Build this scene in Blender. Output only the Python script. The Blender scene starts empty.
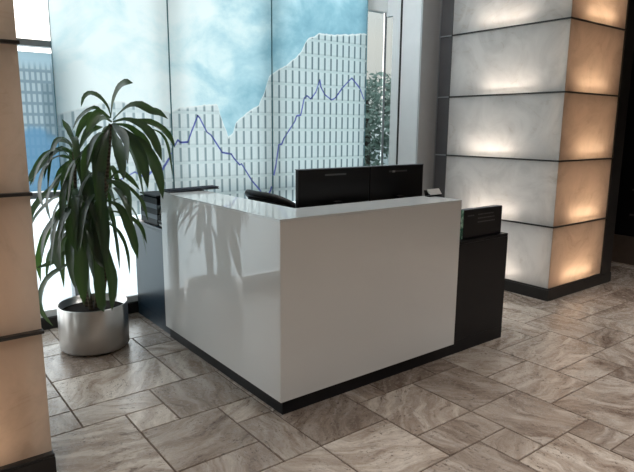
import bpy, bmesh, math, random
from mathutils import Vector, Matrix, noise as mnoise
random.seed(7)
S = bpy.context.scene
COL = S.collection

# ------------------------------------------------------------------ helpers
def link(o, parent=None):
    COL.objects.link(o)
    if parent: o.parent = parent
    return o
def tag(o, label=None, cat=None, group=None, kind=None):
    if label: o['label'] = label
    if cat: o['category'] = cat
    if group: o['group'] = group
    if kind: o['kind'] = kind
    return o
def empty(name, loc=(0, 0, 0), rz=0):
    o = bpy.data.objects.new(name, None); o.location = loc; o.rotation_euler = (0, 0, rz)
    o.empty_display_size = .1
    return link(o)
class MB:
    def __init__(s): s.bm = bmesh.new(); s.uv = s.bm.loops.layers.uv.new('UVMap')
    def box(s, x0, x1, y0, y1, z0, z1, bev=0, seg=2):
        m = Matrix.Translation(((x0+x1)/2, (y0+y1)/2, (z0+z1)/2)) @ Matrix.Diagonal((x1-x0, y1-y0, z1-z0, 1))
        r = bmesh.ops.create_cube(s.bm, size=1, matrix=m)
        if bev:
            es = {e for v in r['verts'] for e in v.link_edges}
            bmesh.ops.bevel(s.bm, geom=list(es), offset=bev, segments=seg, affect='EDGES', profile=.5)
        return s
    def quad(s, pts):
        vs = [s.bm.verts.new(p) for p in pts]; f = s.bm.faces.new(vs)
        return f
    def prism(s, pts, z0, z1):
        a = [s.bm.verts.new((x, y, z0)) for x, y in pts]; b = [s.bm.verts.new((x, y, z1)) for x, y in pts]
        n = len(pts)
        s.bm.faces.new(a[::-1]); s.bm.faces.new(b)
        for i in range(n): s.bm.faces.new((a[i], a[(i+1) % n], b[(i+1) % n], b[i]))
        return s
    def lathe(s, prof, n=64, c=(0, 0, 0)):
        rings = []
        for r, z in prof:
            if r < 1e-5: rings.append([s.bm.verts.new((c[0], c[1], c[2]+z))])
            else: rings.append([s.bm.verts.new((c[0]+r*math.cos(2*math.pi*i/n), c[1]+r*math.sin(2*math.pi*i/n), c[2]+z)) for i in range(n)])
        for a, b in zip(rings, rings[1:]):
            for i in range(n):
                j = (i+1) % n
                if len(a) == 1 and len(b) == 1: continue
                if len(a) == 1: f = s.bm.faces.new((a[0], b[j], b[i]))
                elif len(b) == 1: f = s.bm.faces.new((a[i], a[j], b[0]))
                else: f = s.bm.faces.new((a[i], a[j], b[j], b[i]))
                f.smooth = True
        return s
    def tube(s, pts, rad, n=10, cap=True):
        pts = [Vector(p) for p in pts]
        rad = rad if isinstance(rad, (list, tuple)) else [rad]*len(pts)
        rings = []
        for i, p in enumerate(pts):
            t = (pts[min(i+1, len(pts)-1)] - pts[max(i-1, 0)]).normalized()
            u = t.cross(Vector((0, 0, 1)))
            if u.length < .05: u = t.cross(Vector((1, 0, 0)))
            u.normalize(); v = t.cross(u)
            rings.append([s.bm.verts.new(p + (u*math.cos(2*math.pi*k/n) + v*math.sin(2*math.pi*k/n))*rad[i]) for k in range(n)])
        for a, b in zip(rings, rings[1:]):
            for k in range(n):
                f = s.bm.faces.new((a[k], a[(k+1) % n], b[(k+1) % n], b[k])); f.smooth = True
        if cap: s.bm.faces.new(rings[0][::-1]); s.bm.faces.new(rings[-1])
        return s
    def build(s, name, mat, parent=None, recalc=True):
        if recalc: bmesh.ops.recalc_face_normals(s.bm, faces=s.bm.faces)
        me = bpy.data.meshes.new(name); s.bm.to_mesh(me); s.bm.free()
        me.materials.append(mat)
        return link(bpy.data.objects.new(name, me), parent)

# ------------------------------------------------------------------ node helpers
class NT:
    def __init__(s, name):
        s.m = bpy.data.materials.new(name); s.m.use_nodes = True
        s.t = s.m.node_tree; s.t.nodes.clear()
        s.out = s.t.nodes.new('ShaderNodeOutputMaterial')
    def n(s, typ, **kw):
        nd = s.t.nodes.new('ShaderNode'+typ)
        for k, v in kw.items(): setattr(nd, k, v)
        return nd
    def put(s, sock, v):
        if hasattr(v, 'node'): s.t.links.new(v, sock)
        else:
            try: sock.default_value = v
            except Exception: sock.default_value = (*v, 1)
    def math(s, op, a, b=0, c=None, clamp=False):
        nd = s.n('Math', operation=op, use_clamp=clamp); s.put(nd.inputs[0], a); s.put(nd.inputs[1], b)
        if c is not None: s.put(nd.inputs[2], c)
        return nd.outputs[0]
    def mix(s, f, a, b, blend='MIX'):
        nd = s.n('Mix', data_type='RGBA', blend_type=blend)
        s.put(nd.inputs[0], f); s.put(nd.inputs[6], a); s.put(nd.inputs[7], b)
        return nd.outputs[2]
    def ramp(s, f, stops):
        nd = s.n('ValToRGB'); s.put(nd.inputs[0], f); e = nd.color_ramp.elements
        while len(e) < len(stops): e.new(.5)
        for x, (p, c) in zip(e, stops): x.position = p; x.color = c if len(c) == 4 else (*c, 1)
        return nd.outputs[0]
    def noise(s, vec, scale, detail=4, rough=.55, dist=0):
        nd = s.n('TexNoise'); s.put(nd.inputs['Vector'], vec); nd.inputs['Scale'].default_value = scale
        nd.inputs['Detail'].default_value = detail; nd.inputs['Roughness'].default_value = rough; nd.inputs['Distortion'].default_value = dist
        return nd.outputs[0]
    def mapping(s, vec, loc=(0, 0, 0), rot=(0, 0, 0), scale=(1, 1, 1)):
        nd = s.n('Mapping'); s.put(nd.inputs[0], vec); s.put(nd.inputs[1], loc); s.put(nd.inputs[2], rot); s.put(nd.inputs[3], scale)
        return nd.outputs[0]
    def pos(s): return s.n('NewGeometry').outputs['Position']
    def xyz(s, v):
        nd = s.n('SeparateXYZ'); s.put(nd.inputs[0], v); return nd.outputs
    def smooth(s, x, a, b):
        nd = s.n('MapRange', interpolation_type='SMOOTHSTEP'); s.put(nd.inputs[0], x); s.put(nd.inputs[1], a); s.put(nd.inputs[2], b)
        return nd.outputs[0]
    def bump(s, h, strength=.2, dist=.01):
        nd = s.n('Bump'); nd.inputs['Strength'].default_value = strength; nd.inputs['Distance'].default_value = dist; s.put(nd.inputs['Height'], h)
        return nd.outputs[0]
    def principled(s, col, rough=.5, metal=0, spec=.5, normal=None, **kw):
        b = s.n('BsdfPrincipled'); s.put(b.inputs['Base Color'], col); s.put(b.inputs['Roughness'], rough); s.put(b.inputs['Metallic'], metal)
        s.put(b.inputs['Specular IOR Level'], spec)
        if normal is not None: s.put(b.inputs['Normal'], normal)
        for k, v in kw.items(): s.put(b.inputs[k], v)
        return b.outputs[0]
    def mixsh(s, f, a, b):
        nd = s.n('MixShader'); s.put(nd.inputs[0], f); s.put(nd.inputs[1], a); s.put(nd.inputs[2], b); return nd.outputs[0]
    def addsh(s, a, b):
        nd = s.n('AddShader'); s.put(nd.inputs[0], a); s.put(nd.inputs[1], b); return nd.outputs[0]
    def done(s, sh): s.t.links.new(sh, s.out.inputs[0]); return s.m

def srgb(r, g, b):
    f = lambda c: (c/255)/12.92 if c/255 < .04045 else ((c/255+.055)/1.055)**2.4
    return (f(r), f(g), f(b))
def plain(name, col, rough=.5, metal=0, spec=.5, var=.06, scale=8, **kw):
    t = NT(name); p = t.pos(); k = t.noise(p, scale, 3)
    c = t.mix(k, tuple(x*(1-var) for x in col), tuple(min(1, x*(1+var)) for x in col))
    return t.done(t.principled(c, rough, metal, spec, **kw))

# ------------------------------------------------------------------ materials
M = {}
def m_floor():
    t = NT('travertine')
    at = t.n('Attribute', attribute_name='tile'); rnd = at.outputs['Color']; r = t.xyz(rnd)
    p = t.pos()
    rot = t.n('VectorRotate', rotation_type='Z_AXIS'); t.put(rot.inputs['Vector'], p); t.put(rot.inputs['Angle'], t.math('MULTIPLY', r[0], 6.283))
    off = t.n('VectorMath', operation='MULTIPLY_ADD'); t.put(off.inputs[0], rnd); off.inputs[1].default_value = (37, 53, 71); t.put(off.inputs[2], rot.outputs[0])
    v = off.outputs[0]
    warp = t.n('VectorMath', operation='MULTIPLY_ADD'); nv = t.n('TexNoise'); t.put(nv.inputs['Vector'], v); nv.inputs['Scale'].default_value = 2.2; nv.inputs['Detail'].default_value = 3
    t.put(warp.inputs[0], nv.outputs['Color']); warp.inputs[1].default_value = (.35, .35, 0); t.put(warp.inputs[2], v)
    wv = warp.outputs[0]
    veins = t.noise(t.mapping(wv, scale=(1.1, 4.6, 1)), 2.3, 7, .68, .5)
    bands = t.n('TexWave', wave_type='BANDS', bands_direction='Y'); t.put(bands.inputs['Vector'], wv); bands.inputs['Scale'].default_value = 3.2; bands.inputs['Distortion'].default_value = 6
    bands.inputs['Detail'].default_value = 4; bands.inputs['Detail Scale'].default_value = 1.3; bands.inputs['Detail Roughness'].default_value = .65
    fine = t.noise(v, 30, 6, .75)
    blot = t.noise(v, 4.5, 4, .65)
    c = t.ramp(veins, [(.30, srgb(118, 102, 92)), (.41, srgb(158, 144, 133)), (.50, srgb(184, 173, 163)), (.60, srgb(212, 204, 196)), (.72, srgb(156, 143, 133))])
    bm_ = t.math('MULTIPLY', t.smooth(bands.outputs['Fac'], .35, .9), t.math('MULTIPLY', t.smooth(r[2], .35, .9), .42))
    c = t.mix(bm_, c, srgb(126, 109, 98))
    c = t.mix(t.math('MULTIPLY', t.smooth(blot, .40, .7), .35), c, srgb(196, 186, 175))
    c = t.mix(t.math('MULTIPLY', t.smooth(fine, .42, .75), .6), c, srgb(124, 109, 99))
    tone = t.ramp(r[1], [(0, (.60, .55, .515)), (.45, (.84, .80, .765)), (1, (1.09, 1.06, 1.02))])
    c = t.mix(1, c, tone, 'MULTIPLY')
    st = t.noise(t.mapping(wv, scale=(2.2, 11, 1)), 2.6, 6, .7, .4)
    sm = t.math('MULTIPLY', t.smooth(st, .55, .64), t.smooth(blot, .38, .58))
    c = t.mix(t.math('MULTIPLY', sm, t.math('MULTIPLY_ADD', r[2], .6, .2)), c, srgb(88, 70, 60))
    pit = t.math('MULTIPLY', t.smooth(t.noise(t.mapping(v, scale=(1, 1.7, 1)), 44, 4, .65), .56, .66), t.smooth(t.noise(v, 7, 3), .42, .6))
    c = t.mix(t.math('MULTIPLY', pit, .75), c, srgb(76, 61, 53))
    h = t.math('SUBTRACT', t.math('ADD', t.math('MULTIPLY', veins, .35), t.math('MULTIPLY', fine, .3)), pit)
    rough = t.math('MULTIPLY_ADD', fine, .26, .13)
    return t.done(t.principled(c, rough, 0, .5, t.bump(h, .25, .004)))
M['floor'] = m_floor()
M['grout'] = plain('grout', srgb(92, 76, 66), .85, spec=.2, scale=30, var=.2)

def m_white_glass():
    t = NT('white_backpainted_glass')
    k = t.noise(t.pos(), 2, 2)
    return t.done(t.principled(t.mix(k, (.73, .74, .735), (.77, .78, .775)), .025, 0, .8))
M['white_glass'] = m_white_glass()
M['counter_glass'] = plain('counter_glass', (.74, .78, .79), .04, spec=.8, var=.02)
M['black'] = plain('black_laminate', (.009, .009, .011), .38, spec=.25, var=.2)
M['black_metal'] = plain('blackened_metal', (.02, .018, .017), .4, spec=.5, var=.2)
M['navy'] = plain('dark_blue_laminate', (.012, .028, .046), .3, spec=.4, var=.2)
M['worktop'] = plain('grey_worktop', (.2, .2, .2), .4)
M['plastic'] = plain('black_plastic', (.010, .010, .012), .3, spec=.45, var=.2)
M['screen'] = plain('screen_glass', (.006, .006, .008), .08, spec=.6)
M['fabric'] = plain('chair_mesh', (.03, .03, .032), .85, spec=.2, var=.3, scale=300)
M['chair_frame'] = plain('chair_frame', (.008, .008, .009), .55, spec=.3)
M['steel'] = None
def m_steel():
    t = NT('brushed_steel')
    tc = t.n('TexCoord').outputs['Object']
    tg = t.n('Tangent', direction_type='RADIAL', axis='Z'); br = t.noise(t.mapping(tc, scale=(1, 1, 220)), 2, 3, .5)
    c = t.mix(br, (.57, .55, .53), (.64, .62, .60))
    return t.done(t.principled(c, t.math('MULTIPLY_ADD', br, .06, .27), 1, .5, Anisotropic=.85, **{'Anisotropic Rotation': .25}, Tangent=tg.outputs[0]))
M['steel'] = m_steel()
M['silver'] = plain('silver', (.6, .6, .6), .3, 1)
M['soil'] = plain('potting_soil', (.018, .013, .010), .95, spec=.1, var=.6, scale=60)
def m_cane():
    t = NT('cane_bark'); p = t.pos()
    z = t.xyz(p)[2]
    ring = t.math('PINGPONG', t.math('MULTIPLY', z, 40), .5)
    c = t.mix(t.math('MULTIPLY', ring, 1.5), (.06, .045, .03), (.16, .125, .085))
    return t.done(t.principled(c, .8, 0, .2, t.bump(ring, .4, .004)))
M['cane'] = m_cane()
def m_leaf():
    t = NT('corn_plant_leaf')
    uv = t.n('UVMap', uv_map='UVMap').outputs[0]; x = t.xyz(uv)
    d = t.math('ABSOLUTE', t.math('SUBTRACT', x[0], .5))
    centre = t.math('SUBTRACT', 1, t.smooth(d, .06, .26))
    st = t.noise(t.mapping(uv, scale=(26, .8, 1)), 1, 2)
    base = t.mix(st, (.007, .011, .009), (.015, .024, .016))
    c = t.mix(t.math('MULTIPLY', centre, t.math('MULTIPLY_ADD', st, .7, .1)), base, (.040, .052, .024))
    pr = t.principled(c, .32, 0, .5, t.bump(st, .12, .002))
    tr = t.n('BsdfTranslucent'); t.put(tr.inputs[0], (.03, .06, .012))
    return t.done(t.addsh(pr, tr.outputs[0]))
M['leaf'] = m_leaf()

def m_pane(tint=(.86, .93, .93), gloss=.06):
    t = NT('window_glass')
    tr = t.n('BsdfTransparent'); t.put(tr.inputs[0], tint)
    gl = t.n('BsdfGlossy'); gl.inputs['Roughness'].default_value = .02
    fr = t.n('Fresnel'); fr.inputs[0].default_value = 1.45
    k = t.noise(t.pos(), 3, 2)
    return t.done(t.mixsh(t.math('MULTIPLY', fr.outputs[0], t.math('MULTIPLY_ADD', k, .1, .9)), tr.outputs[0], gl.outputs[0]))
M['pane'] = m_pane((.93, .97, .97)); M['pane_tint'] = m_pane((.185, .215, .215))
M['frame_white'] = plain('white_frame', (.84, .89, .90), .4, var=.03)
M['frame_grey'] = plain('grey_frame', (.30, .32, .34), .4, .3)
M['pier_light'] = plain('pier_plaster', (.80, .82, .83), .6, var=.05)
M['wall_dark'] = plain('charcoal_wall', (.035, .032, .031), .6, var=.15)
M['wall_mid'] = plain('wall_plaster', (.34, .31, .28), .8, var=.06)
M['ceiling'] = plain('ceiling_paint', (.62, .60, .57), .9, var=.03)
M['channel'] = plain('dark_channel', (.095, .092, .096), .45, .2, var=.15)
M['base_black'] = plain('baseboard_black', (.012, .012, .012), .5)
M['stone_brown'] = plain('brown_stone', srgb(96, 82, 72), .6, var=.2, scale=14)
M['paper'] = plain('paper', (.72, .72, .70), .7, var=.05, scale=40)
M['paper_grey'] = plain('grey_folder', (.035, .04, .055), .8, spec=.1)
M['tray'] = plain('tray_plastic', (.012, .014, .018), .5, spec=.2)
M['tray_grey'] = plain('tray_grey', (.14, .16, .19), .5, spec=.3)
def m_green():
    t = NT('green_edge_glass')
    k = t.noise(t.mapping(t.pos(), scale=(1, 1, .6)), 40, 3)
    c = t.mix(t.smooth(k, .4, .62), srgb(60, 120, 100), srgb(170, 215, 195))
    return t.done(t.principled(c, .15, 0, .6))
M['green'] = m_green()
M['text_grey'] = plain('grey_print', (.12, .125, .13), .6)
def m_line():
    t = NT('violet_line'); c = t.mix(t.noise(t.pos(), 30, 3), srgb(98, 106, 200), srgb(142, 150, 220))
    tl = t.n('BsdfTranslucent'); t.put(tl.inputs[0], c)
    return t.done(t.mixsh(.8, t.principled(c, .3), tl.outputs[0]))
M['line'] = m_line()

BOUND = [(-0.5, 1.58), (-0.346, 1.622), (-0.226, 1.654), (-0.028, 1.688), (0.114, 1.64), (0.354, 1.612), (0.449, 1.65), (0.632, 1.671),
         (0.765, 1.683), (0.80, 1.57), (0.862, 1.414), (0.905, 1.45), (0.945, 1.547), (1.06, 1.63), (1.167, 1.687), (1.224, 1.79), (1.277, 1.936), (1.40, 2.01), (1.517, 2.08),
         (1.616, 2.165), (1.694, 2.284), (1.831, 2.349), (2.021, 2.351), (2.45, 2.41)]
def m_art():
    t = NT('printed_art_glass')
    p = t.pos(); x, y, z = t.xyz(p)
    # skyline between clouds above and tiles below
    xn = t.math('DIVIDE', t.math('ADD', x, .5), 2.95, clamp=True)
    fc = t.n('FloatCurve'); t.put(fc.inputs['Value'], xn)
    cv = fc.mapping.curves[0]; 
    pts = [((a+.5)/2.95, (b-1.3)/1.3) for a, b in BOUND]
    cv.points[0].location = pts[0]; cv.points[1].location = pts[-1]
    for q in pts[1:-1]: cv.points.new(*q)
    for q in cv.points: q.handle_type = 'VECTOR'
    fc.mapping.update()
    edge = t.math('MULTIPLY_ADD', fc.outputs[0], 1.3, 1.3)
    jag = t.math('MULTIPLY', t.math('SUBTRACT', t.noise(p, 14, 2), .5), .035)
    dz = t.math('SUBTRACT', t.math('ADD', edge, jag), z)
    mask = t.smooth(dz, -.004, .006)
    # clouds
    n1 = t.noise(t.mapping(p, loc=(3.1, 0, .4), scale=(1, 1, 1.35)), 1.7, 6, .58, .5)
    n2 = t.noise(t.mapping(p, loc=(9, 0, 2)), 4.5, 5, .6, .3)
    right = t.smooth(x, -.2, 2.3)
    # deeper blue hugging the skyline on the right half
    near = t.math('SUBTRACT', 1, t.smooth(t.math('SUBTRACT', z, edge), 0, .75))
    dens = t.math('ADD', t.math('MULTIPLY', n1, .75), t.math('MULTIPLY', n2, .25))
    dens = t.math('ADD', dens, t.math('MULTIPLY', t.math('MULTIPLY', near, right), .22))
    dens = t.math('ADD', dens, t.math('MULTIPLY_ADD', right, .16, -.10))
    cloud = t.ramp(dens, [(.40, srgb(238, 247, 246)), (.50, srgb(218, 238, 240)), (.60, srgb(182, 216, 225)), (.72, srgb(146, 190, 204)), (.88, srgb(110, 156, 178))])
    # pressed tiles: bright faces, shaded right-hand edge, paler joints
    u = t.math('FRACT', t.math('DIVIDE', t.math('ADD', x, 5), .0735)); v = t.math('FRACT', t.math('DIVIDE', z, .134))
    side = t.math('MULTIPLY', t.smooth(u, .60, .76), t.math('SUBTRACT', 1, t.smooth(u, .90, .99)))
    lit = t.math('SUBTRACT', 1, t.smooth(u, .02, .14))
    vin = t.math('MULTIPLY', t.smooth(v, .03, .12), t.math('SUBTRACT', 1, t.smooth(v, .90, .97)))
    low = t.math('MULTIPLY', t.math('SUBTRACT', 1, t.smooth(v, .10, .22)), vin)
    grain = t.noise(p, 60, 3, .6); big = t.noise(p, 1.6, 3)
    face = t.mix(t.math('MULTIPLY_ADD', grain, .6, t.math('MULTIPLY', big, .3)), srgb(232, 238, 237), srgb(200, 212, 213))
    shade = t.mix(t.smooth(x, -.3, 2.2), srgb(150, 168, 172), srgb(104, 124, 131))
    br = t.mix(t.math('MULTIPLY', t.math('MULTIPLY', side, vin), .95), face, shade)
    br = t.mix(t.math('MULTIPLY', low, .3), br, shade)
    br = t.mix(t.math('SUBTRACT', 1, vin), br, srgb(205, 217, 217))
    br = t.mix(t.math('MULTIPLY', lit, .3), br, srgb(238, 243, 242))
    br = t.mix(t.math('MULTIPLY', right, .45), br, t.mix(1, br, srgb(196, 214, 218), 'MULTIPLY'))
    br = t.mix(t.math('SUBTRACT', 1, t.smooth(dz, .0, .022)), br, srgb(236, 241, 239))
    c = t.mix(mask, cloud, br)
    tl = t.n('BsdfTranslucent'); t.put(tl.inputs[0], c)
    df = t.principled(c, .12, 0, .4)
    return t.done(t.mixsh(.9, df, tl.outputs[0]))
M['art'] = m_art()
M['glass_edge'] = plain('glass_edge', srgb(96, 140, 150), .2)

def m_reflection():  # tiles and blue patch mirrored in the glass, painted as colour
    t = NT('painted_window_reflection')
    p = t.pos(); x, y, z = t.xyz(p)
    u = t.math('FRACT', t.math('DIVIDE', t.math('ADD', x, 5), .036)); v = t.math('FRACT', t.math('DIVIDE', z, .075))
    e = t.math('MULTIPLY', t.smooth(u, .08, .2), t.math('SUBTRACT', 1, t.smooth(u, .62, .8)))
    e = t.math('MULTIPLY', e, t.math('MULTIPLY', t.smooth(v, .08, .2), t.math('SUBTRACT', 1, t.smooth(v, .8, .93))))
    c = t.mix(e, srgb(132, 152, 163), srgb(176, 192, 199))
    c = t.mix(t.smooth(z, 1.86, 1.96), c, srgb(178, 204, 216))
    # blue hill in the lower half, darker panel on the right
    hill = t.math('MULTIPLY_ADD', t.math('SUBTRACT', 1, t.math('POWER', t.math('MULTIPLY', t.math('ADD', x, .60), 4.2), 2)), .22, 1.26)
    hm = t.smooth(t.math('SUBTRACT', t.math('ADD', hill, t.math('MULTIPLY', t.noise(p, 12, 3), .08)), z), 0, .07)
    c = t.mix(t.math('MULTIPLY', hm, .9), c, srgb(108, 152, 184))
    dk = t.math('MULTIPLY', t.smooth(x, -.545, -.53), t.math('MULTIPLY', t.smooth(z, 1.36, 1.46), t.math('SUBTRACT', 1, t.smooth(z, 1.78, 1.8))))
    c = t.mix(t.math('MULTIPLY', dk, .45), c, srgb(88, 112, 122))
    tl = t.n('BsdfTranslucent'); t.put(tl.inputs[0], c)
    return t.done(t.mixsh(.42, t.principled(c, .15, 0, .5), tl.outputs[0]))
M['reflection'] = m_reflection()

def m_onyx(name, base, vein, k_trans):
    t = NT(name); p = t.pos()
    n1 = t.noise(p, 2.3, 6, .6, 1.6); n2 = t.noise(t.mapping(p, rot=(.5, .7, .3), scale=(1, 1, 2.2)), 1.5, 4, .5, 1.2)
    c = t.mix(t.smooth(n1, .35, .7), base, tuple(b*.82 for b in base))
    vn = t.math('SUBTRACT', 1, t.smooth(t.math('ABSOLUTE', t.math('SUBTRACT', n2, .5)), .0, .022))
    c = t.mix(t.math('MULTIPLY', t.math('MULTIPLY', vn, t.smooth(n1, .46, .62)), .25), c, vein)
    tl = t.n('BsdfTranslucent'); t.put(tl.inputs[0], c)
    pr = t.principled(c, .12, 0, .45)
    return t.done(t.mixsh(k_trans, pr, tl.outputs[0]))
M['onyx'] = m_onyx('backlit_onyx_day_tint', (.77, .77, .765), (.42, .36, .28), .5)  # window-side copy of the stone, cool daylight put into its colour
M['onyx_room_tint'] = m_onyx('backlit_onyx_room_tint', (.62, .475, .37), (.40, .28, .19), .55)  # same stone on the room side, warm room light put into its colour
M['core'] = plain('light_box_core', (.75, .72, .68), .8)

# ------------------------------------------------------------------ camera (solved from the desk, pillar and tile lines)
F = Vector((0.60107447, 0.77717514, -0.18630162)); R = Vector((0.79187901, -0.61063104, 0.00757366)); U = Vector((0.10787549, 0.15208068, 0.98246341))
CAM = Vector((-1.54974807, -2.29976844, 1.5))
cd = bpy.data.cameras.new('camera'); cam = bpy.data.objects.new('camera', cd); COL.objects.link(cam)
cam.matrix_world = Matrix(((R.x, U.x, -F.x, CAM.x), (R.y, U.y, -F.y, CAM.y), (R.z, U.z, -F.z, CAM.z), (0, 0, 0, 1)))
cd.sensor_width = 36; cd.lens = 573.209/634*36; cd.clip_start = .05
S.camera = cam

# ------------------------------------------------------------------ floor tiles (french pattern, module .2145)
m_, X0, Y0 = .2145, .01, .10
known = [(-4,-1,3,5),(-4,-2,2,3),(-3,-2,1,2),(-5,-3,-1,2),(-2,0,1,3),(-3,-1,-1,1),(-1,0,0,1),(-1,0,-2,0),(0,2,-2,0),(2,4,-3,-1),(4,6,-3,-1),
         (6,8,-4,-2),(8,11,-3,-1),(8,10,-4,-3),(4,6,-5,-3),(2,4,-4,-3),(3,4,-5,-4),(6,9,-6,-4),(5,6,-6,-5),(3,5,-7,-5),(0,2,-4,-2),(-3,0,-4,-2),(-1,1,3,5),
         (-4,-2,5,7),(-2,-1,5,7),(-1,1,5,6),(-6,-4,3,4),(-6,-4,4,6),(6,8,-2,0),(8,10,-1,0),(11,13,-3,-2),(10,12,-5,-3),(1,3,-6,-4),(-1,1,-6,-4)]
occ = {}
tiles = []
def place(t_):
    for i in range(t_[0], t_[1]):
        for j in range(t_[2], t_[3]):
            if (i, j) in occ: return False
    for i in range(t_[0], t_[1]):
        for j in range(t_[2], t_[3]): occ[(i, j)] = 1
    tiles.append(t_); return True
for k in known: place(k)
IX, JX = (-24, 38), (-26, 11)
for j in range(JX[1]-1, JX[0]-1, -1):
    for i in range(*IX):
        if (i, j) in occ: continue
        opts = [(3, 2), (2, 2), (2, 2), (2, 3), (2, 1), (1, 2), (3, 2)]; random.shuffle(opts)
        for w, h in opts+[(2, 1), (1, 1)]:
            if i+w <= IX[1] and j-h+1 >= JX[0] and place((i, i+w, j-h+1, j+1)): break
bm = bmesh.new(); lay = bm.loops.layers.float_color.new('tile')
g = .0034
for a, b, c, d in tiles:
    x0, x1, y0, y1 = X0+a*m_+g, X0+b*m_-g, Y0+c*m_+g, min(Y0+d*m_-g, 2.2)
    if y1 <= y0: continue
    rc = (random.random(), random.random(), random.random(), 1)
    e = .002
    top = [bm.verts.new(q) for q in ((x0+e, y0+e, 0), (x1-e, y0+e, 0), (x1-e, y1-e, 0), (x0+e, y1-e, 0))]
    bot = [bm.verts.new(q) for q in ((x0, y0, -.004), (x1, y0, -.004), (x1, y1, -.004), (x0, y1, -.004))]
    fs = [bm.faces.new(top)]+[bm.faces.new((bot[i], bot[(i+1) % 4], top[(i+1) % 4], top[i])) for i in range(4)]
    for f in fs:
        for l in f.loops: l[lay] = rc
me = bpy.data.meshes.new('floor'); bm.to_mesh(me); bm.free(); me.materials.append(M['floor'])
fl = link(bpy.data.objects.new('floor', me)); tag(fl, kind='structure')
XL, XR, YF, YB, ZC = -5.0, 8.0, -5.4, 2.2, 3.4
gb = MB().box(XL-.2, XR+.2, YF-.2, YB+.1, -.06, -.0035).build('floor_grout', M['grout'], fl); tag(gb, kind='structure')

# ------------------------------------------------------------------ room shell
def struct(name, mb, mat, parent=None):
    o = mb.build(name, mat, parent); return tag(o, kind='structure')
struct('ceiling', MB().box(XL-.2, XR+.2, YF-.2, YB+.1, ZC, ZC+.1), M['ceiling'])
struct('wall_front', MB().box(XL-.2, XR+.2, YF-.2, YF, 0, ZC), M['wall_mid'])
struct('wall_left', MB().box(XL-.2, XL, YF, YB+.1, 0, ZC), M['wall_mid'])
struct('wall_right', MB().box(XR, XR+.2, YF, YB+.1, 0, ZC), M['wall_dark'])
# pier beside the window and dark wall running on behind the lit pillar
XW = 2.8
struct('wall_pier', MB().box(XW, XW+.30, 1.71, 1.955, 0, ZC), M['pier_light'])
struct('trim_3', MB().box(XW+.002, XW+.255, 1.69, 1.709, 0, ZC), plain('grey_pier_front', (.48, .49, .505), .45, .3))  # grey sheet over the pier's front side, darker than the plaster
struct('trim_4', MB().box(XW+.256, XW+.30, 1.685, 1.709, 0, ZC), M['frame_grey'])
struct('wall_back', MB().box(XW+.30, XR, 1.72, YB+.1, 0, ZC), M['wall_dark'])
struct('trim_1', MB().box(XW+.004, XW+.05, 1.955, 1.985, 0, ZC), M['base_black'])
# window wall facing the daylight: transoms, mullions, panes
def window(name, x0, x1, mull, zs):
    w = empty(name, ((x0+x1)/2, YB, 0)); tag(w, kind='structure')
    f = MB()
    ox = -(x0+x1)/2
    for mx in mull: f.box(mx-.025+ox, mx+.025+ox, -.03, .07, 0, ZC)
    for z in zs: f.box(x0+ox, x1+ox, -.02, .06, z-.022, z+.022)
    o = f.build('window_frame', M['frame_grey'], w)
    for a_, b_, mt in ((x0, min(x1, 2.43), 'pane'), (2.43, x1, 'pane_tint')):
        if b_ > a_:
            q = MB(); q.quad([(a_+ox, .02, .1), (b_+ox, .02, .1), (b_+ox, .02, ZC), (a_+ox, .02, ZC)]); q.build('pane', M[mt], w)
    b = MB().box(x0+ox, x1+ox, -.012, .05, .085, .135).build('window_sill', M['frame_white'], w)
    return w
window('window_1', XL, -.42, [-4.1, -2.9, -1.75], [1.0, 2.06])
window('window_2', -.42, XW-.0, [-.40, .36, 1.31, 2.45], [1.0])
struct('baseboard_back', MB().box(XL, XW, YB-.045, YB+.06, 0, .085), M['base_black'])
# glazed return on the right: white jamb, header, dark joint line
w3 = empty('window_3', (XW, 2.12, 0)); tag(w3, kind='structure')
fr = MB().box(0, .05, -.135, -.03, 0, 2.62).box(0, .05, -.135, .08, 2.62, ZC)
fr.build('window_frame', M['frame_white'], w3)
q = MB(); q.quad([(.015, -.03, 0), (.015, .08, 0), (.015, .08, 2.62), (.015, -.03, 2.62)]); q.build('pane', M['pane_tint'], w3)
MB().box(-.006, .012, .068, .085, 0, ZC).build('corner_joint', M['frame_grey'], w3)
hd = MB().box(2.42, XW-.006, YB-.03, YB+.05, 2.66, ZC).build('trim_2', M['frame_white']); tag(hd, kind='structure')

# tile reflection in the lower-left panes, painted on a sheet
o = MB(); o.quad([(-.92, YB+.005, 1.03), (-.452, YB+.005, 1.03), (-.452, YB+.005, 2.0), (-.92, YB+.005, 2.0)]); o = o.build('window_reflection', M['reflection'])
tag(o, 'blue-grey painted window reflection of small tiles, beside the plant at left', 'window film')

# ------------------------------------------------------------------ printed art panels hung in front of the window
AY = 2.05
PX = [-.495, .358, 1.305, 2.417]
LINE = [(-0.30, 1.02), (-0.18, 1.13), (-0.076, 1.097), (0.043, 1.152), (0.127, 1.102), (0.226, 1.2), (0.255, 1.147), (0.322, 1.244), (0.368, 1.337), (0.404, 1.392), (0.43, 1.372), (0.49, 1.375), (0.528, 1.463), (0.585, 1.586), (0.60, 1.57), (0.662, 1.455), (0.70, 1.43), (0.8, 1.285), (0.886, 1.271), (0.91, 1.235), (0.967, 1.175), (0.985, 1.185), (1.086, 1.035), (1.174, 0.94), (1.20, 0.905), (1.262, 0.905), (1.284, 0.94), (1.34, 1.154), (1.373, 1.341), (1.406, 1.349), (1.43, 1.40), (1.55, 1.55), (1.57, 1.60), (1.618, 1.61), (1.657, 1.763), (1.69, 1.785), (1.732, 1.757), (1.79, 1.82), (1.836, 1.933), (1.85, 1.87), (1.897, 1.803), (1.982, 1.756), (2.03, 1.78), (2.11, 1.873), (2.229, 1.973), (2.335, 1.883), (2.392, 1.78)]
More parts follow.
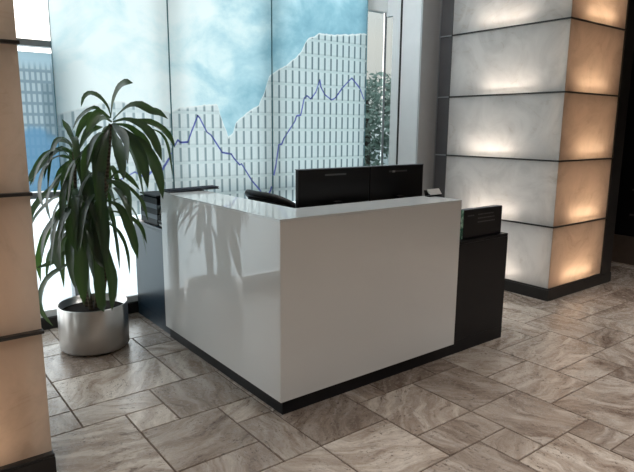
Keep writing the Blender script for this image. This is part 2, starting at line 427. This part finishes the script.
def ribbon(pts, y, w):
    b = MB()
    for (xa, za), (xb, zb) in zip(pts, pts[1:]):
        d = Vector((xb-xa, 0, zb-za)); L = d.length
        if L < 1e-4: continue
        d /= L; nrm = Vector((-d.z, 0, d.x))*w*random.uniform(.75, 1.25)/2; ex = d*w*.35
        a = Vector((xa, y, za))-ex; c = Vector((xb, y, zb))+ex
        q = [a+nrm, c+nrm, c-nrm, a-nrm]
        b.quad(q)
    return b
names = ['left glass art panel printed with pale clouds, behind the potted plant', 'middle glass art panel whose tiled relief carries a dipping violet line', 'right glass art panel with a tall tiled peak and rising violet line']
for i in range(3):
    x0, x1 = PX[i], PX[i+1]; cx = (x0+x1)/2
    r = empty('art_panel', (cx, AY, .82)); tag(r, names[i], 'art panel', 'printed glass art panels')
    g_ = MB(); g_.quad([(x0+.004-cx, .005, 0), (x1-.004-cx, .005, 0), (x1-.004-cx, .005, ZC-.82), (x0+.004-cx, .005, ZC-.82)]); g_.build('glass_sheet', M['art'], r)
    e = MB()
    e.box(x0+.0005-cx, x0+.004-cx, -.001, .011, 0, ZC-.82).box(x1-.004-cx, x1-.0005-cx, -.001, .011, 0, ZC-.82)
    e.build('polished_edge', M['glass_edge'], r)
    # the graph line, cut at the panel joints
    seg = []
    for (xa, za), (xb, zb) in zip(LINE, LINE[1:]):
        lo, hi = max(xa, x0+.014), min(xb, x1-.014)
        if hi <= lo: continue
        zz = lambda x: za+(zb-za)*(x-xa)/(xb-xa)
        if not seg: seg.append((lo-cx, zz(lo)-.82))
        seg.append((hi-cx, zz(hi)-.82))
    ribbon(seg, .0035, .0135).build('graph_line', M['line'], r)

# ------------------------------------------------------------------ backlit onyx pillars
ZJ = [.111, .667, 1.239, 1.812, 2.396, 2.98]
def area(name, loc, rot, sx, sy, power, col, parent=None, spread=math.pi):
    l = bpy.data.lights.new(name, 'AREA'); l.shape = 'RECTANGLE'; l.size = sx; l.size_y = sy; l.energy = power; l.color = col; l.spread = spread
    o = bpy.data.objects.new(name, l); o.location = loc; o.rotation_euler = rot
    return link(o, parent)
def pillar(name, label, x0, y0, wx, wy, faces, out, warm_p, cool_p, strips):
    r = empty(name, (x0, y0, 0)); tag(r, label, 'pillar', 'lit onyx pillars')
    MB().box(.10, wx-.06, .10, wy-.06, 0, ZC).build('core', M['core'], r)
    MB().prism([(.004, .008), (.008, .004), (.101, .097), (.097, .101)], .1, ZC).build('light_baffle', M['core'], r)  # added unseen fin, stops lamp light leaking round the corner between faces
    MB().box(-out-.005, wx+.20*strips+.005, -out-.005, wy+.005, 0, .098, .002).build('plinth', M['black_metal'], r)
    for k, z in enumerate(ZJ):
        z1 = (ZJ+[ZC])[k+1]
        MB().box(-out, wx+.004, -out, wy+.004, z-.013, z, .001, 1).build('shelf_plate', M['black_metal'], r)
        if 'y' in faces:
            o = MB(); o.quad([(.0, 0, z), (wx, 0, z), (wx, 0, z1-.013), (0, 0, z1-.013)])
            o.build('onyx_panel', M['onyx_room_tint'], r); tag(r.children[-1], 'onyx panel coloured amber for the warm room light, lit from below')
            area('lamp_strip', (wx*random.uniform(.46, .56), .05, z+.02), (math.radians(180-28), 0, 0), wx*.52, .03, warm_p*random.uniform(.85, 1.15), (1, .83, .62), r)
            area('glow_sheet', (wx/2, .095, (z+z1)/2), (-math.pi/2, 0, 0), wx*.95, (z1-z)*.9, warm_p*.62, (1, .74, .54), r)
        if 'x' in faces:
            o = MB(); o.quad([(0, 0, z), (0, wy, z), (0, wy, z1-.013), (0, 0, z1-.013)])
            o.build('onyx_panel', M['onyx'], r); tag(r.children[-1], 'onyx panel coloured pale for the daylight, lit from below')
            area('lamp_strip', (.05, wy*random.uniform(.42, .58), z+.02), (0, math.radians(180+28), 0), .03, wy*.42, cool_p*random.uniform(.85, 1.15), (1, .86, .74), r)
            area('glow_sheet', (.095, wy/2, (z+z1)/2), (0, math.pi/2, 0), (z1-z)*.9, wy*.95, cool_p*.55, (1, .95, .90), r)
    if strips:
        MB().box(wx+.004, wx+.19, -.012, .2, .098, ZC).build('end_strip', M['black_metal'], r)
        MB().box(-.002, .3, wy+.004, wy+.17, 0, ZC).build('side_channel', M['channel'], r)
        b = MB()
        for z in ZJ: b.box(-.012, .02, wy+.004, wy+.185, z-.012, z)
        b.build('channel_joint', M['frame_grey'], r)
        MB().box(-.008, .05, wy+.17, wy+.174, 0, ZC).build('edge_trim', M['frame_white'], r)
    return r
pillar('onyx_pillar', 'tall square onyx pillar with glowing tiers standing right of the desk', 3.072, .327, .93, 1.209, 'xy', .012, 1.05, .95, 1)
pillar('onyx_pillar', 'amber glowing onyx pillar cut off by the left edge, in front of plant', -2.165, .1976, 1.10, 1.15, 'y', .03, .8, 0, 0)

# ------------------------------------------------------------------ reception desk
H, HB, LA, LB, XE = 1.055, .775, 1.386, 1.472, 1.963
desk = empty('reception_desk', (0, 0, 0))
tag(desk, 'white glass fronted L-shaped reception desk on a black recessed base', 'desk')
e = .03
MB().prism([(e, e), (LA, e), (LA, .4), (.4, .4), (.4, LB), (e, LB)], 0, .088).build('plinth', M['black'], desk)
MB().box(0, LA, 0, .012, .088, H-.012, .001, 1).build('front_panel', M['white_glass'], desk)
MB().box(0, .012, .0125, LB, .088, H-.012, .001, 1).build('side_panel', M['white_glass'], desk)
MB().prism([(-.001, -.001), (LA+.001, -.001), (LA+.001, .285), (.29, .285), (.29, LB+.001), (-.001, LB+.001)], H-.0115, H).build('counter_top', M['counter_glass'], desk)
MB().prism([(.013, .013), (LA-.002, .013), (LA-.002, .10), (.10, .10), (.10, LB-.002), (.013, LB-.002)], .089, H-.012).build('carcass', M['black'], desk)
MB().prism([(.101, .101), (LA-.003, .101), (LA-.003, .78), (.50, .78), (.50, LB-.003), (.101, LB-.003)], .72, .75).build('worktop', M['worktop'], desk)
r = empty('side_cabinet', (LA+.29, .33, 0)); tag(r, 'plain black cabinet at the right end of the white desk, carrying the notice block', 'cabinet')
MB().box(LA+.001-r.location.x, XE-r.location.x, e-.33, .62-.33, .088, HB-.022, .001, 1).build('body', M['black'], r)
MB().box(LA+.001-r.location.x, XE-r.location.x, e-.33, .62-.33, 0, .0875).build('plinth', M['black'], r)
MB().box(LA+.001-r.location.x, XE-r.location.x, e-.33, .62-.33, HB-.0215, HB, .002, 1).build('top_board', M['black'], r)
r = empty('side_cabinet', (.32, 1.80, 0)); tag(r, 'dark blue cabinet at the far left end of the desk, carrying the letter tray', 'cabinet')
MB().box(.045-.32, .60-.32, LB+.003-1.8, 2.135-1.8, .088, HB-.022, .001, 1).build('body', M['navy'], r)
MB().box(.045-.32, .60-.32, LB+.003-1.8, 2.135-1.8, 0, .0875).build('plinth', M['navy'], r)
MB().box(.045-.32, .60-.32, LB+.003-1.8, 2.135-1.8, HB-.0215, HB, .002, 1).build('top_board', M['navy'], r)
MB().box(LA-.0005, LA+.0008, -.0005, .05, .088, H).build('edge_strip', M['silver'], desk)

# ------------------------------------------------------------------ things on the desk
def monitor(x0, x1, label, lit):
    cx, y = (x0+x1)/2, .45; w = x1-x0
    r = empty('monitor', (cx, y, .75)); tag(r, label, 'monitor', 'monitors on the desk')
    z0, z1 = .10, .503
    MB().box(-w/2+.002, w/2-.002, 0, .032, z0, z1, .006).build('housing', M['plastic'], r)
    MB().box(-w/2+.012, w/2-.012, .0321, .0335, z0+.02, z1-.012).build('screen', M['screen'], r)
    MB().box(-.085, .085, -.0012, .0, z1-.045, z1-.034).build('vent_slot', M['text_grey'], r)
    if lit: MB().box(-.055, -.03, -.0022, -.0012, z1-.047, z1-.034).build('mark', M['silver'], r)  # small bright silver patch on the housing
    MB().box(-w/2, w/2, -.001, .034, z1-.004, z1+.001, .001, 1).build('top_edge', M['tray_grey'], r)
    MB().box(-.03, .03, -.04, -.0, .01, .3, .005).build('stand_neck', M['plastic'], r)
    MB().box(-.11, .11, -.12, .10, 0, .012, .005).build('stand_base', M['plastic'], r)
    return r
monitor(.432, 1.008, 'left one of two black flat monitors seen from behind', False)
monitor(1.012, 1.523, 'right one of two black flat monitors seen from behind, with small bright mark', True)

# business card holder
r = empty('card_holder', (1.395, .235, H)); r.scale = (1.15, 1, .8); r.rotation_euler = (0, 0, 0)
tag(r, 'small silver card holder on the right end of the counter', 'card holder')
MB().box(-.055, .055, -.018, .026, 0, .008, .002).build('base', M['plastic'], r)
b = MB(); b.quad([(-.055, -.018, .008), (.055, -.018, .008), (.055, -.012, .022), (-.055, -.012, .022)])
b.build('front_lip', M['plastic'], r)
b = MB(); b.quad([(-.055, .024, .006), (.055, .024, .006), (.055, .036, .05), (-.055, .036, .05)])
b.build('back_rest', M['plastic'], r)
c = MB().box(-.056, .056, -.004, .004, -.022, .022).build('business_cards', M['paper']); c.location = (1.395, .234, H+.0285); c.rotation_euler = (math.radians(-38), 0, 0)
tag(c, 'pack of white business cards leaning in the small holder', 'cards')

# dark folder lying across the far end of the counter
r = empty('folder', (.215, 1.425, H)); r.rotation_euler = (0, math.radians(-1.2), 0)
tag(r, 'dark grey folder lying across the far end of the white counter', 'folder')
MB().box(-.19, .185, -.055, .05, .0045, .0085, .001, 1).build('back_cover', M['paper_grey'], r)
MB().box(-.185, .18, -.05, .045, .0085, .017).build('pages', M['tray_grey'], r)
MB().box(-.19, .185, -.055, .05, .017, .021, .001, 1).build('front_cover', M['paper_grey'], r)

# letter trays on the left cabinet
r = empty('letter_tray', (.19, 1.86, HB)); tag(r, 'black three-tier letter tray on the dark cabinet beside the plant', 'letter tray')
for k in range(3):
    z = .004+k*.078
    b = MB().box(-.125, .125, -.16, .16, z, z+.006)
    b.box(-.127, -.122, -.16, .16, z, z+.044).box(.122, .127, -.16, .16, z, z+.044).box(-.125, .125, .155, .16, z, z+.044)
    b.build('tray_tier', M['tray'], r)
    if k: MB().box(-.1275, -.1225, -.16, .16, z-.034, z-.0005).build('riser', M['tray_grey'], r)
MB().box(-.130, .127, -.165, .16, .215, .226).build('tray_lid', M['tray'], r)
for k, lab in ((0, 'white paper in the bottom letter tray'), (1, 'white paper in the middle letter tray')):
    p = MB()
    for q in range(3): p.box(-.105+.003*q, .10+.004*q, -.168-.004*q, .14, .0105+q*.008, .0175+q*.008)
    p = p.build('paper_stack', M['paper']); p.location = (.19, 1.86, HB+k*.078); tag(p, lab, 'papers', 'papers in the letter tray')
mg = empty('brochure_pile', (.17, 1.585, HB)); tag(mg, 'slumped pile of pale brochures in front of the letter tray', 'brochures')
for q in range(6):
    o = MB().box(-.105, .105, -.072, .072, q*.0105, q*.0105+.009).build('brochure', M['paper'] if q % 2 else M['tray_grey'], mg)
    o.location = (random.uniform(-.012, .012), random.uniform(-.006, .012), .001); o.rotation_euler = (0, 0, random.uniform(-.06, .06))

# black notice block with green glass end
r = empty('notice_block', (1.71, .075, HB)); tag(r, 'black notice block with green glass end on the black end cabinet', 'sign')
MB().box(-.205, .21, -.012, .035, 0, .194, .001, 1).build('face_panel', M['plastic'], r)
MB().box(-.222, -.2055, -.008, .045, .0, .194, .002, 1).build('glass_end', M['green'], r)
MB().box(-.204, .21, -.010, .036, .1942, .1965).build('top_edge', M['tray_grey'], r)
random.seed(3)
for z, xa, xb in ((.150, -.17, -.10), (.152, -.06, .115), (.126, -.06, .125), (.100, -.06, .13)):
    x = xa; t_ = MB()
    while x < xb:
        w = random.uniform(.008, .02); t_.quad([(x, -.0125, z), (min(x+w, xb), -.0125, z), (min(x+w, xb), -.0125, z+.008), (x, -.0125, z+.008)]); x += w+.0035
    t_.build('text_line', M['text_grey'], r)

# ------------------------------------------------------------------ office chair behind the counter
chair = empty('office_chair', (.90, 1.20, 0)); chair.rotation_euler = (0, 0, 0)
tag(chair, 'black office chair with curved backrest behind the counter', 'chair')
OUT = (-R*.80 + Vector((-F.x, -F.y, 0)).normalized()*.62); OUT.z = 0; OUT.normalize()
SID = Vector((-OUT.y, OUT.x, 0))
def bk(s, z, rad=.33, off=0):
    a = s*1.15
    return (OUT*math.cos(a)+SID*math.sin(a))*(rad+off) + OUT*(-.02) + Vector((0, 0, z))
def ztop(s): return 1.030 - .11*abs(s)**3
b = MB(); NS = 24
rail = [bk(-1+2*i/NS, ztop(-1+2*i/NS)) for i in range(NS+1)]
low = [bk(1-2*i/NS, .60+.04*abs(1-2*i/NS)) for i in range(NS+1)]
b.tube(rail+low+[rail[0]], .024, 10, cap=False); 
b.build('back_frame', M['chair_frame'], chair)
b = MB(); prev = None
for i in range(NS+1):
    s = -1+2*i/NS
    colv = [b.bm.verts.new(bk(s, (.61+.04*abs(s))*(1-k/8)+ztop(s)*(k/8))) for k in range(9)]
    if prev:
        for k in range(8):
            f = b.bm.faces.new((prev[k], colv[k], colv[k+1], prev[k+1])); f.smooth = True
    prev = colv
b.build('backrest', M['fabric'], chair)
b = MB().box(-.24, .24, -.24, .24, .43, .50, .03, 3)
so = b.build('seat', M['fabric'], chair); so.rotation_euler = (0, 0, math.atan2(OUT.y, OUT.x))
MB().tube([OUT*.05+Vector((0, 0, .42)), OUT*.30+Vector((0, 0, .44)), OUT*.315+Vector((0, 0, .62))], .018).build('back_bracket', M['chair_frame'], chair)
for sg in (-1, 1):
    MB().tube([SID*sg*.2+Vector((0, 0, .44)), SID*sg*.29+Vector((0, 0, .46)), SID*sg*.29+Vector((0, 0, .66)), SID*sg*.29-OUT*.16+Vector((0, 0, .67))], .014).build('armrest', M['chair_frame'], chair)
MB().lathe([(0, .08), (.03, .08), (.03, .25), (.02, .26), (.02, .43), (0, .43)], 20).build('gas_column', M['chair_frame'], chair)
for k in range(5):
    a = 2*math.pi*k/5+.3; d = Vector((math.cos(a), math.sin(a), 0))
    l = MB().tube([d*.02+Vector((0, 0, .1)), d*.28+Vector((0, 0, .075))], [.022, .014]).build('base_leg', M['chair_frame'], chair)
    q = d*.28; sd = Vector((-d.y, d.x, 0))
    MB().tube([q-sd*.02+Vector((0, 0, .03)), q+sd*.02+Vector((0, 0, .03))], .03, 14).build('caster', M['chair_frame'], l)

# ------------------------------------------------------------------ potted corn plant
PC = Vector((-.458, 1.612, 0))
plant = empty('potted_plant', PC); tag(plant, 'bushy corn plant with drooping strap leaves in a brushed steel pot', 'plant')
PR, PH = .226, .312
MB().lathe([(0, 0), (PR-.03, 0), (PR-.03, .018), (PR-.006, .018), (PR, .024), (PR, PH), (PR-.004, PH+.004), (PR-.010, PH), (PR-.010, PH-.07), (0, PH-.07)], 96).build('pot', M['steel'], plant)
b = MB().lathe([(PR-.012, PH-.068), (PR-.012, PH-.05), (PR*.6, PH-.04), (0, PH-.035)], 48)
b.build('soil', M['soil'], plant)
Fh = Vector((F.x, F.y, 0)).normalized(); Rh = Vector((Fh.y, -Fh.x, 0))
def bp(u, v, d=0):
    D = F + R*((u-317)/573.209) - U*((v-236)/573.209)
    tt = ((PC + Fh*d - CAM).dot(Fh))/D.dot(Fh)
    return CAM + D*tt - PC
def catmull(P, n):
    out = []
    Q = [P[0]*2-P[1]]+P+[P[-1]*2-P[-2]]
    segs = len(P)-1
    for i in range(n+1):
        x = min(i/n*segs, segs-1e-6); k = int(x); f = x-k
        a, b_, c, d = Q[k:k+4]
        out.append(.5*((2*b_)+(c-a)*f+(2*a-5*b_+4*c-d)*f*f+(3*b_-a-3*c+d)*f**3))
    return out
def leaf(mb, pts, w, face=None, n=12):
    c = catmull(pts, n); L = mb.uv; rows = []
    for i, p in enumerate(c):
        t = i/n
        T = (c[min(i+1, n)]-c[max(i-1, 0)]).normalized()
        side = T.cross(face) if face is not None else T.cross(Vector((0, 0, 1)))
        if side.length < .1: side = T.cross(Vector((Rh.x, Rh.y, .3)))
        side.normalize(); nn = side.cross(T).normalized()
        k_ = min(1, t/.58); ww = w*(.22+.78*k_*k_*(3-2*k_))*(1 if t < .66 else max(.02, 1-((t-.66)/.34)**2.0))
        ww *= 1+.06*math.sin(i*2.1+w*900)
        q = [p+side*ww/2+nn*ww*.16, p, p-side*ww/2+nn*ww*.16]
        for k in range(3):
            if (q[k]+PC).y > 2.035: q[k].y = 2.035-PC.y
        rows.append([mb.bm.verts.new(x) for x in q])
    for i in range(n):
        for k in range(2):
            f = mb.bm.faces.new((rows[i][k], rows[i][k+1], rows[i+1][k+1], rows[i+1][k])); f.smooth = True
            for l, (uu, vv) in zip(f.loops, ((k/2, i/n), ((k+1)/2, i/n), ((k+1)/2, (i+1)/n), (k/2, (i+1)/n))): l[L].uv = (uu, vv)
PXM = 1/150.
LV = { # px polylines (base to tip), width px, depth at tip
 0: [([(111,118),(113,103),(118,90),(125,83),(133,83)],9,-.05),([(111,118),(108,107),(100,97),(91,93),(84,97),(81,107)],5,.12),([(113,120),(122,111),(131,105),(141,105),(152,111),(160,113),(168,119)],8,-.1),
     ([(113,122),(124,119),(138,121),(150,122),(163,129),(171,139),(175,148)],7,.1),([(113,122),(127,119),(142,125),(152,135),(158,148),(162,161)],9,-.12),([(113,124),(128,126),(141,135),(149,144),(154,156)],9,-.05),
     ([(112,125),(124,131),(136,145),(144,165),(148,189)],11,-.2),([(113,128),(130,135),(148,152),(158,175),(163,199)],12,-.12),([(150,128),(162,134),(169,148),(173,177)],4,.05),
     ([(110,124),(104,135),(95,145),(86,158),(82,181)],12,-.22),([(110,126),(104,140),(99,165),(97,206)],13,-.25),([(109,120),(98,108),(88,111),(79,119),(72,131)],7,-.05),([(112,126),(116,140),(121,155),(124,180)],12,-.2),([(110,118),(100,112),(92,120),(86,134)],9,-.2),([(112,124),(117,128),(127,140),(128,165)],9,-.25),([(110,126),(105,130),(102,145),(108,165)],9,.1),([(112,122),(103,118),(90,128),(78,150)],8,.15)],
 1: [([(74,160),(75,145),(70,130),(62,119)],9,-.05),([(74,155),(62,148),(47,159),(35,172),(27,184)],8,-.1),([(74,158),(58,157),(46,168),(41,190),(44,209)],12,-.18),([(75,162),(64,166),(57,180),(54,196)],6,.1),([(74,154),(60,150),(46,155),(36,168),(30,186)],7,.08),
     ([(75,158),(84,140),(92,130),(103,127)],8,.1),([(74,150),(79,130),(88,117),(98,113)],8,.1),([(76,160),(88,150),(96,160),(99,185)],10,-.15),([(74,162),(68,165),(66,185),(70,205)],11,-.15),([(75,164),(82,170),(88,190),(90,222)],12,-.2),([(74,165),(58,178),(48,200),(51,222)],8,-.1),([(75,165),(55,184),(40,200),(31,214),(30,228)],7,.1),([(75,150),(68,142),(58,140),(50,150)],6,.15)],
 2: [([(80,215),(66,205),(52,222),(43,240),(38,262),(41,282)],8,.08),([(80,212),(64,214),(50,226),(44,243),(42,262)],10,-.1),([(80,218),(66,226),(58,240),(57,256),(61,273)],13,-.18),([(80,258),(65,266),(48,278),(41,296),(43,312),(53,326)],9,-.12),
     ([(82,195),(74,203),(73,228),(77,253)],14,-.24),([(84,200),(82,225),(81,270),(84,305)],14,-.24),([(82,210),(92,222),(98,255),(104,268)],11,-.15),([(80,230),(70,232),(62,250),(64,288)],9,.08),([(80,225),(70,240),(72,262),(76,290)],12,-.2),([(80,220),(60,240),(50,255),(46,280)],6,.16),([(82,245),(68,250),(52,262),(36,268)],5,.05),([(82,205),(60,196),(45,206),(33,222),(31,240)],6,.14)],
 3: [([(104,195),(97,206),(97,250),(101,300),(104,312)],11,-.22),([(104,225),(106,250),(113,280),(112,311)],11,-.2),([(104,190),(104,220),(106,264)],12,-.25),([(106,200),(120,208),(131,232),(138,259)],10,-.05),([(106,205),(113,220),(118,245),(120,270)],6,-.1),([(106,222),(120,232),(128,252),(130,275)],5,.08),([(106,180),(118,184),(130,195),(131,222)],10,-.12),([(106,178),(120,180),(138,196),(144,206),(148,221)],4,.05),([(104,200),(92,205),(90,240),(95,283)],13,-.22),([(106,185),(118,172),(130,178),(140,190)],6,.12),([(104,205),(94,220),(88,262),(90,300)],11,-.18),([(104,185),(95,180),(84,188),(80,210)],10,-.1),([(106,210),(125,214),(141,226),(147,244)],5,.14)]}
canes = {0: [(98,303),(101,250),(106,190),(111,124)], 1: [(84,303),(79,250),(76,205),(74,152)], 2: [(90,302),(85,270),(82,235),(80,200)], 3: [(106,302),(106,260),(104,225),(105,178)]}
cd_ = {0: .02, 1: .06, 2: -.06, 3: -.03}
random.seed(21)
for k in range(4):
    P = [bp(u, v, cd_[k]) for u, v in canes[k]]; P[0] = Vector((P[0].x*.6, P[0].y*.6, PH-.06))
    c = catmull(P, 16)
    MB().tube(c, [.017-.006*i/16 for i in range(17)], 10).build('cane', M['cane'], plant)
    mb = MB()
    for pts, w, d in LV[k]:
        n = len(pts); Q = [bp(u, v, cd_[k]*(1-i/(n-1)) + d*(i/(n-1))) for i, (u, v) in enumerate(pts)]
        dirn = (-Fh + Rh*random.uniform(-1.1, 1.1) + Vector((0, 0, random.uniform(.1, .7)))).normalized()
        leaf(mb, Q, w*PXM*.93, dirn)
    top = c[-1]
    for q in range(13 if k < 2 else 12):      # the rest of the rosette, all round the cane
        a = random.uniform(0, 2*math.pi); d = Vector((math.cos(a), math.sin(a), 0))
        if d.dot(Rh) > .75 or d.dot(Rh) < -.8: d = (d+Fh*random.choice((-1.2, 1.2))).normalized()
        Lr = random.uniform(.20, .34); drop = random.uniform(.10, .34); up = random.uniform(.02, .10)
        s0 = c[-1-random.randint(0, 5)]
        leaf(mb, [s0, s0+d*Lr*.35+Vector((0, 0, up)), s0+d*Lr*.75+Vector((0, 0, up-.05-drop*.2)), s0+d*Lr+Vector((0, 0, up-.08-drop))], random.uniform(.030, .046))
    mb.build('foliage', M['leaf'], plant, recalc=False)

# ------------------------------------------------------------------ dark corner at the far right
r = empty('display_cabinet', (5.12, .3, 0)); tag(r, 'tall black display cabinet on a brown stone base behind the right pillar', 'cabinet')
MB().box(0, .7, -2.2, 1.1, 0, .315, .004, 1).build('stone_base', M['stone_brown'], r)
MB().box(.03, .7, -2.2, 1.1, .316, ZC-.003).build('cabinet_body', M['black'], r)
b = MB()
for k in range(6): b.box(.012, .03, -2.1, .30, .55+k*.28, .57+k*.28)
b.build('shelf', M['channel'], r)
MB().box(.008, .03, .20, .245, .69, .79).build('switch_plate', M['paper'], r); tag(r.children[-1], 'small white switch plate')

# ------------------------------------------------------------------ outdoors
def m_tree():
    t = NT('tree_leaves'); n = t.noise(t.pos(), 3, 4)
    return t.done(t.principled(t.mix(n, (.20, .29, .24), (.38, .48, .42)), .6))
M['tree'] = m_tree(); M['trunk'] = plain('trunk', (.08, .06, .045), .9)
struct('ground', MB().box(-60, 60, YB+.3, 80, -.25, -.1), plain('paving', (.50, .54, .55), .9))
random.seed(5)
def tree(x, y, h, rr):
    r = empty('garden_tree', (x, y, -.1)); tag(r, 'leafy green tree standing outside beyond the window', 'tree', 'trees outside')
    MB().tube([(0, 0, 0), (.05, .02, h*.4), (0, 0, h*.75)], [.16, .12, .05]).build('trunk', M['trunk'], r)
    b = MB()
    for q in range(2600):
        v = Vector((random.gauss(0, 1), random.gauss(0, 1), random.gauss(0, 1))).normalized()*random.uniform(.55, 1)
        lump = 1+.25*mnoise.noise(v*2.2+Vector((x, y, 0)))
        p = Vector((v.x*rr*lump, v.y*rr*lump, h*.55+v.z*h*.45*lump))
        a = Vector((random.uniform(-1, 1), random.uniform(-1, 1), random.uniform(-1, 1))).normalized(); c = a.orthogonal().normalized(); s = random.uniform(.07, .16)
        b.quad([p+a*s, p+c*s*.5, p-a*s, p-c*s*.5])
    b.build('crown', M['tree'], r)
for x, y, h, rr in ((10.9, 11.3, 3.3, 1.5), (15.6, 12.2, 4.2, 1.7), (7.4, 10.2, 2.6, 1.2), (14.6, 17.4, 4.6, 1.9)): tree(x, y, h, rr)

w = bpy.data.worlds.new('sky'); S.world = w; w.use_nodes = True; t = w.node_tree; t.nodes.clear()
tc = t.nodes.new('ShaderNodeTexCoord'); sp = t.nodes.new('ShaderNodeSeparateXYZ'); t.links.new(tc.outputs['Generated'], sp.inputs[0])
rp = t.nodes.new('ShaderNodeValToRGB'); t.links.new(sp.outputs[2], rp.inputs[0])
el = rp.color_ramp.elements
for _ in range(3): el.new(.5)
for q, (p_, c_) in zip(el, ((0, (.75, .78, .8)), (.06, (.85, .78, .74)), (.14, (1, .90, .84)), (.26, (.92, .97, 1)), (1, (.84, .93, 1)))): q.position = p_; q.color = (*c_, 1)
bg = t.nodes.new('ShaderNodeBackground'); bg.inputs[1].default_value = 2.9; t.links.new(rp.outputs[0], bg.inputs[0])
ow = t.nodes.new('ShaderNodeOutputWorld'); t.links.new(bg.outputs[0], ow.inputs[0])

# ------------------------------------------------------------------ daylight portal and added fill lights
WARM = (1, .975, .95)
area('daylight_portal', (-1.1, YB+.3, 1.7), (-math.pi/2, 0, 0), 7.8, 3.4, 1, (1, 1, 1)).data.cycles.is_portal = True
for x, y, pw in ((-2.4, -1.6, 22), (.9, -2.6, 25), (3.6, -1.9, 30), (1.0, .95, 10), (5.6, -.6, 8), (-.6, -4.0, 30), (2.6, -4.2, 24)):  # unseen lights put in to brighten the interior
    area('ceiling_fill', (x, y, ZC-.02), (0, 0, 0), .8, .8, pw, WARM, None, math.radians(95))
area('jamb_fill', (1.75, 1.55, ZC-.03), (math.radians(14), math.radians(-42), 0), .9, .15, 9, (.93, .97, 1), None, math.radians(110))  # added light, brightens the jamb and pier beside the window

S.view_settings.view_transform = 'Standard'
S.view_settings.look = 'None'
S.view_settings.exposure = .25
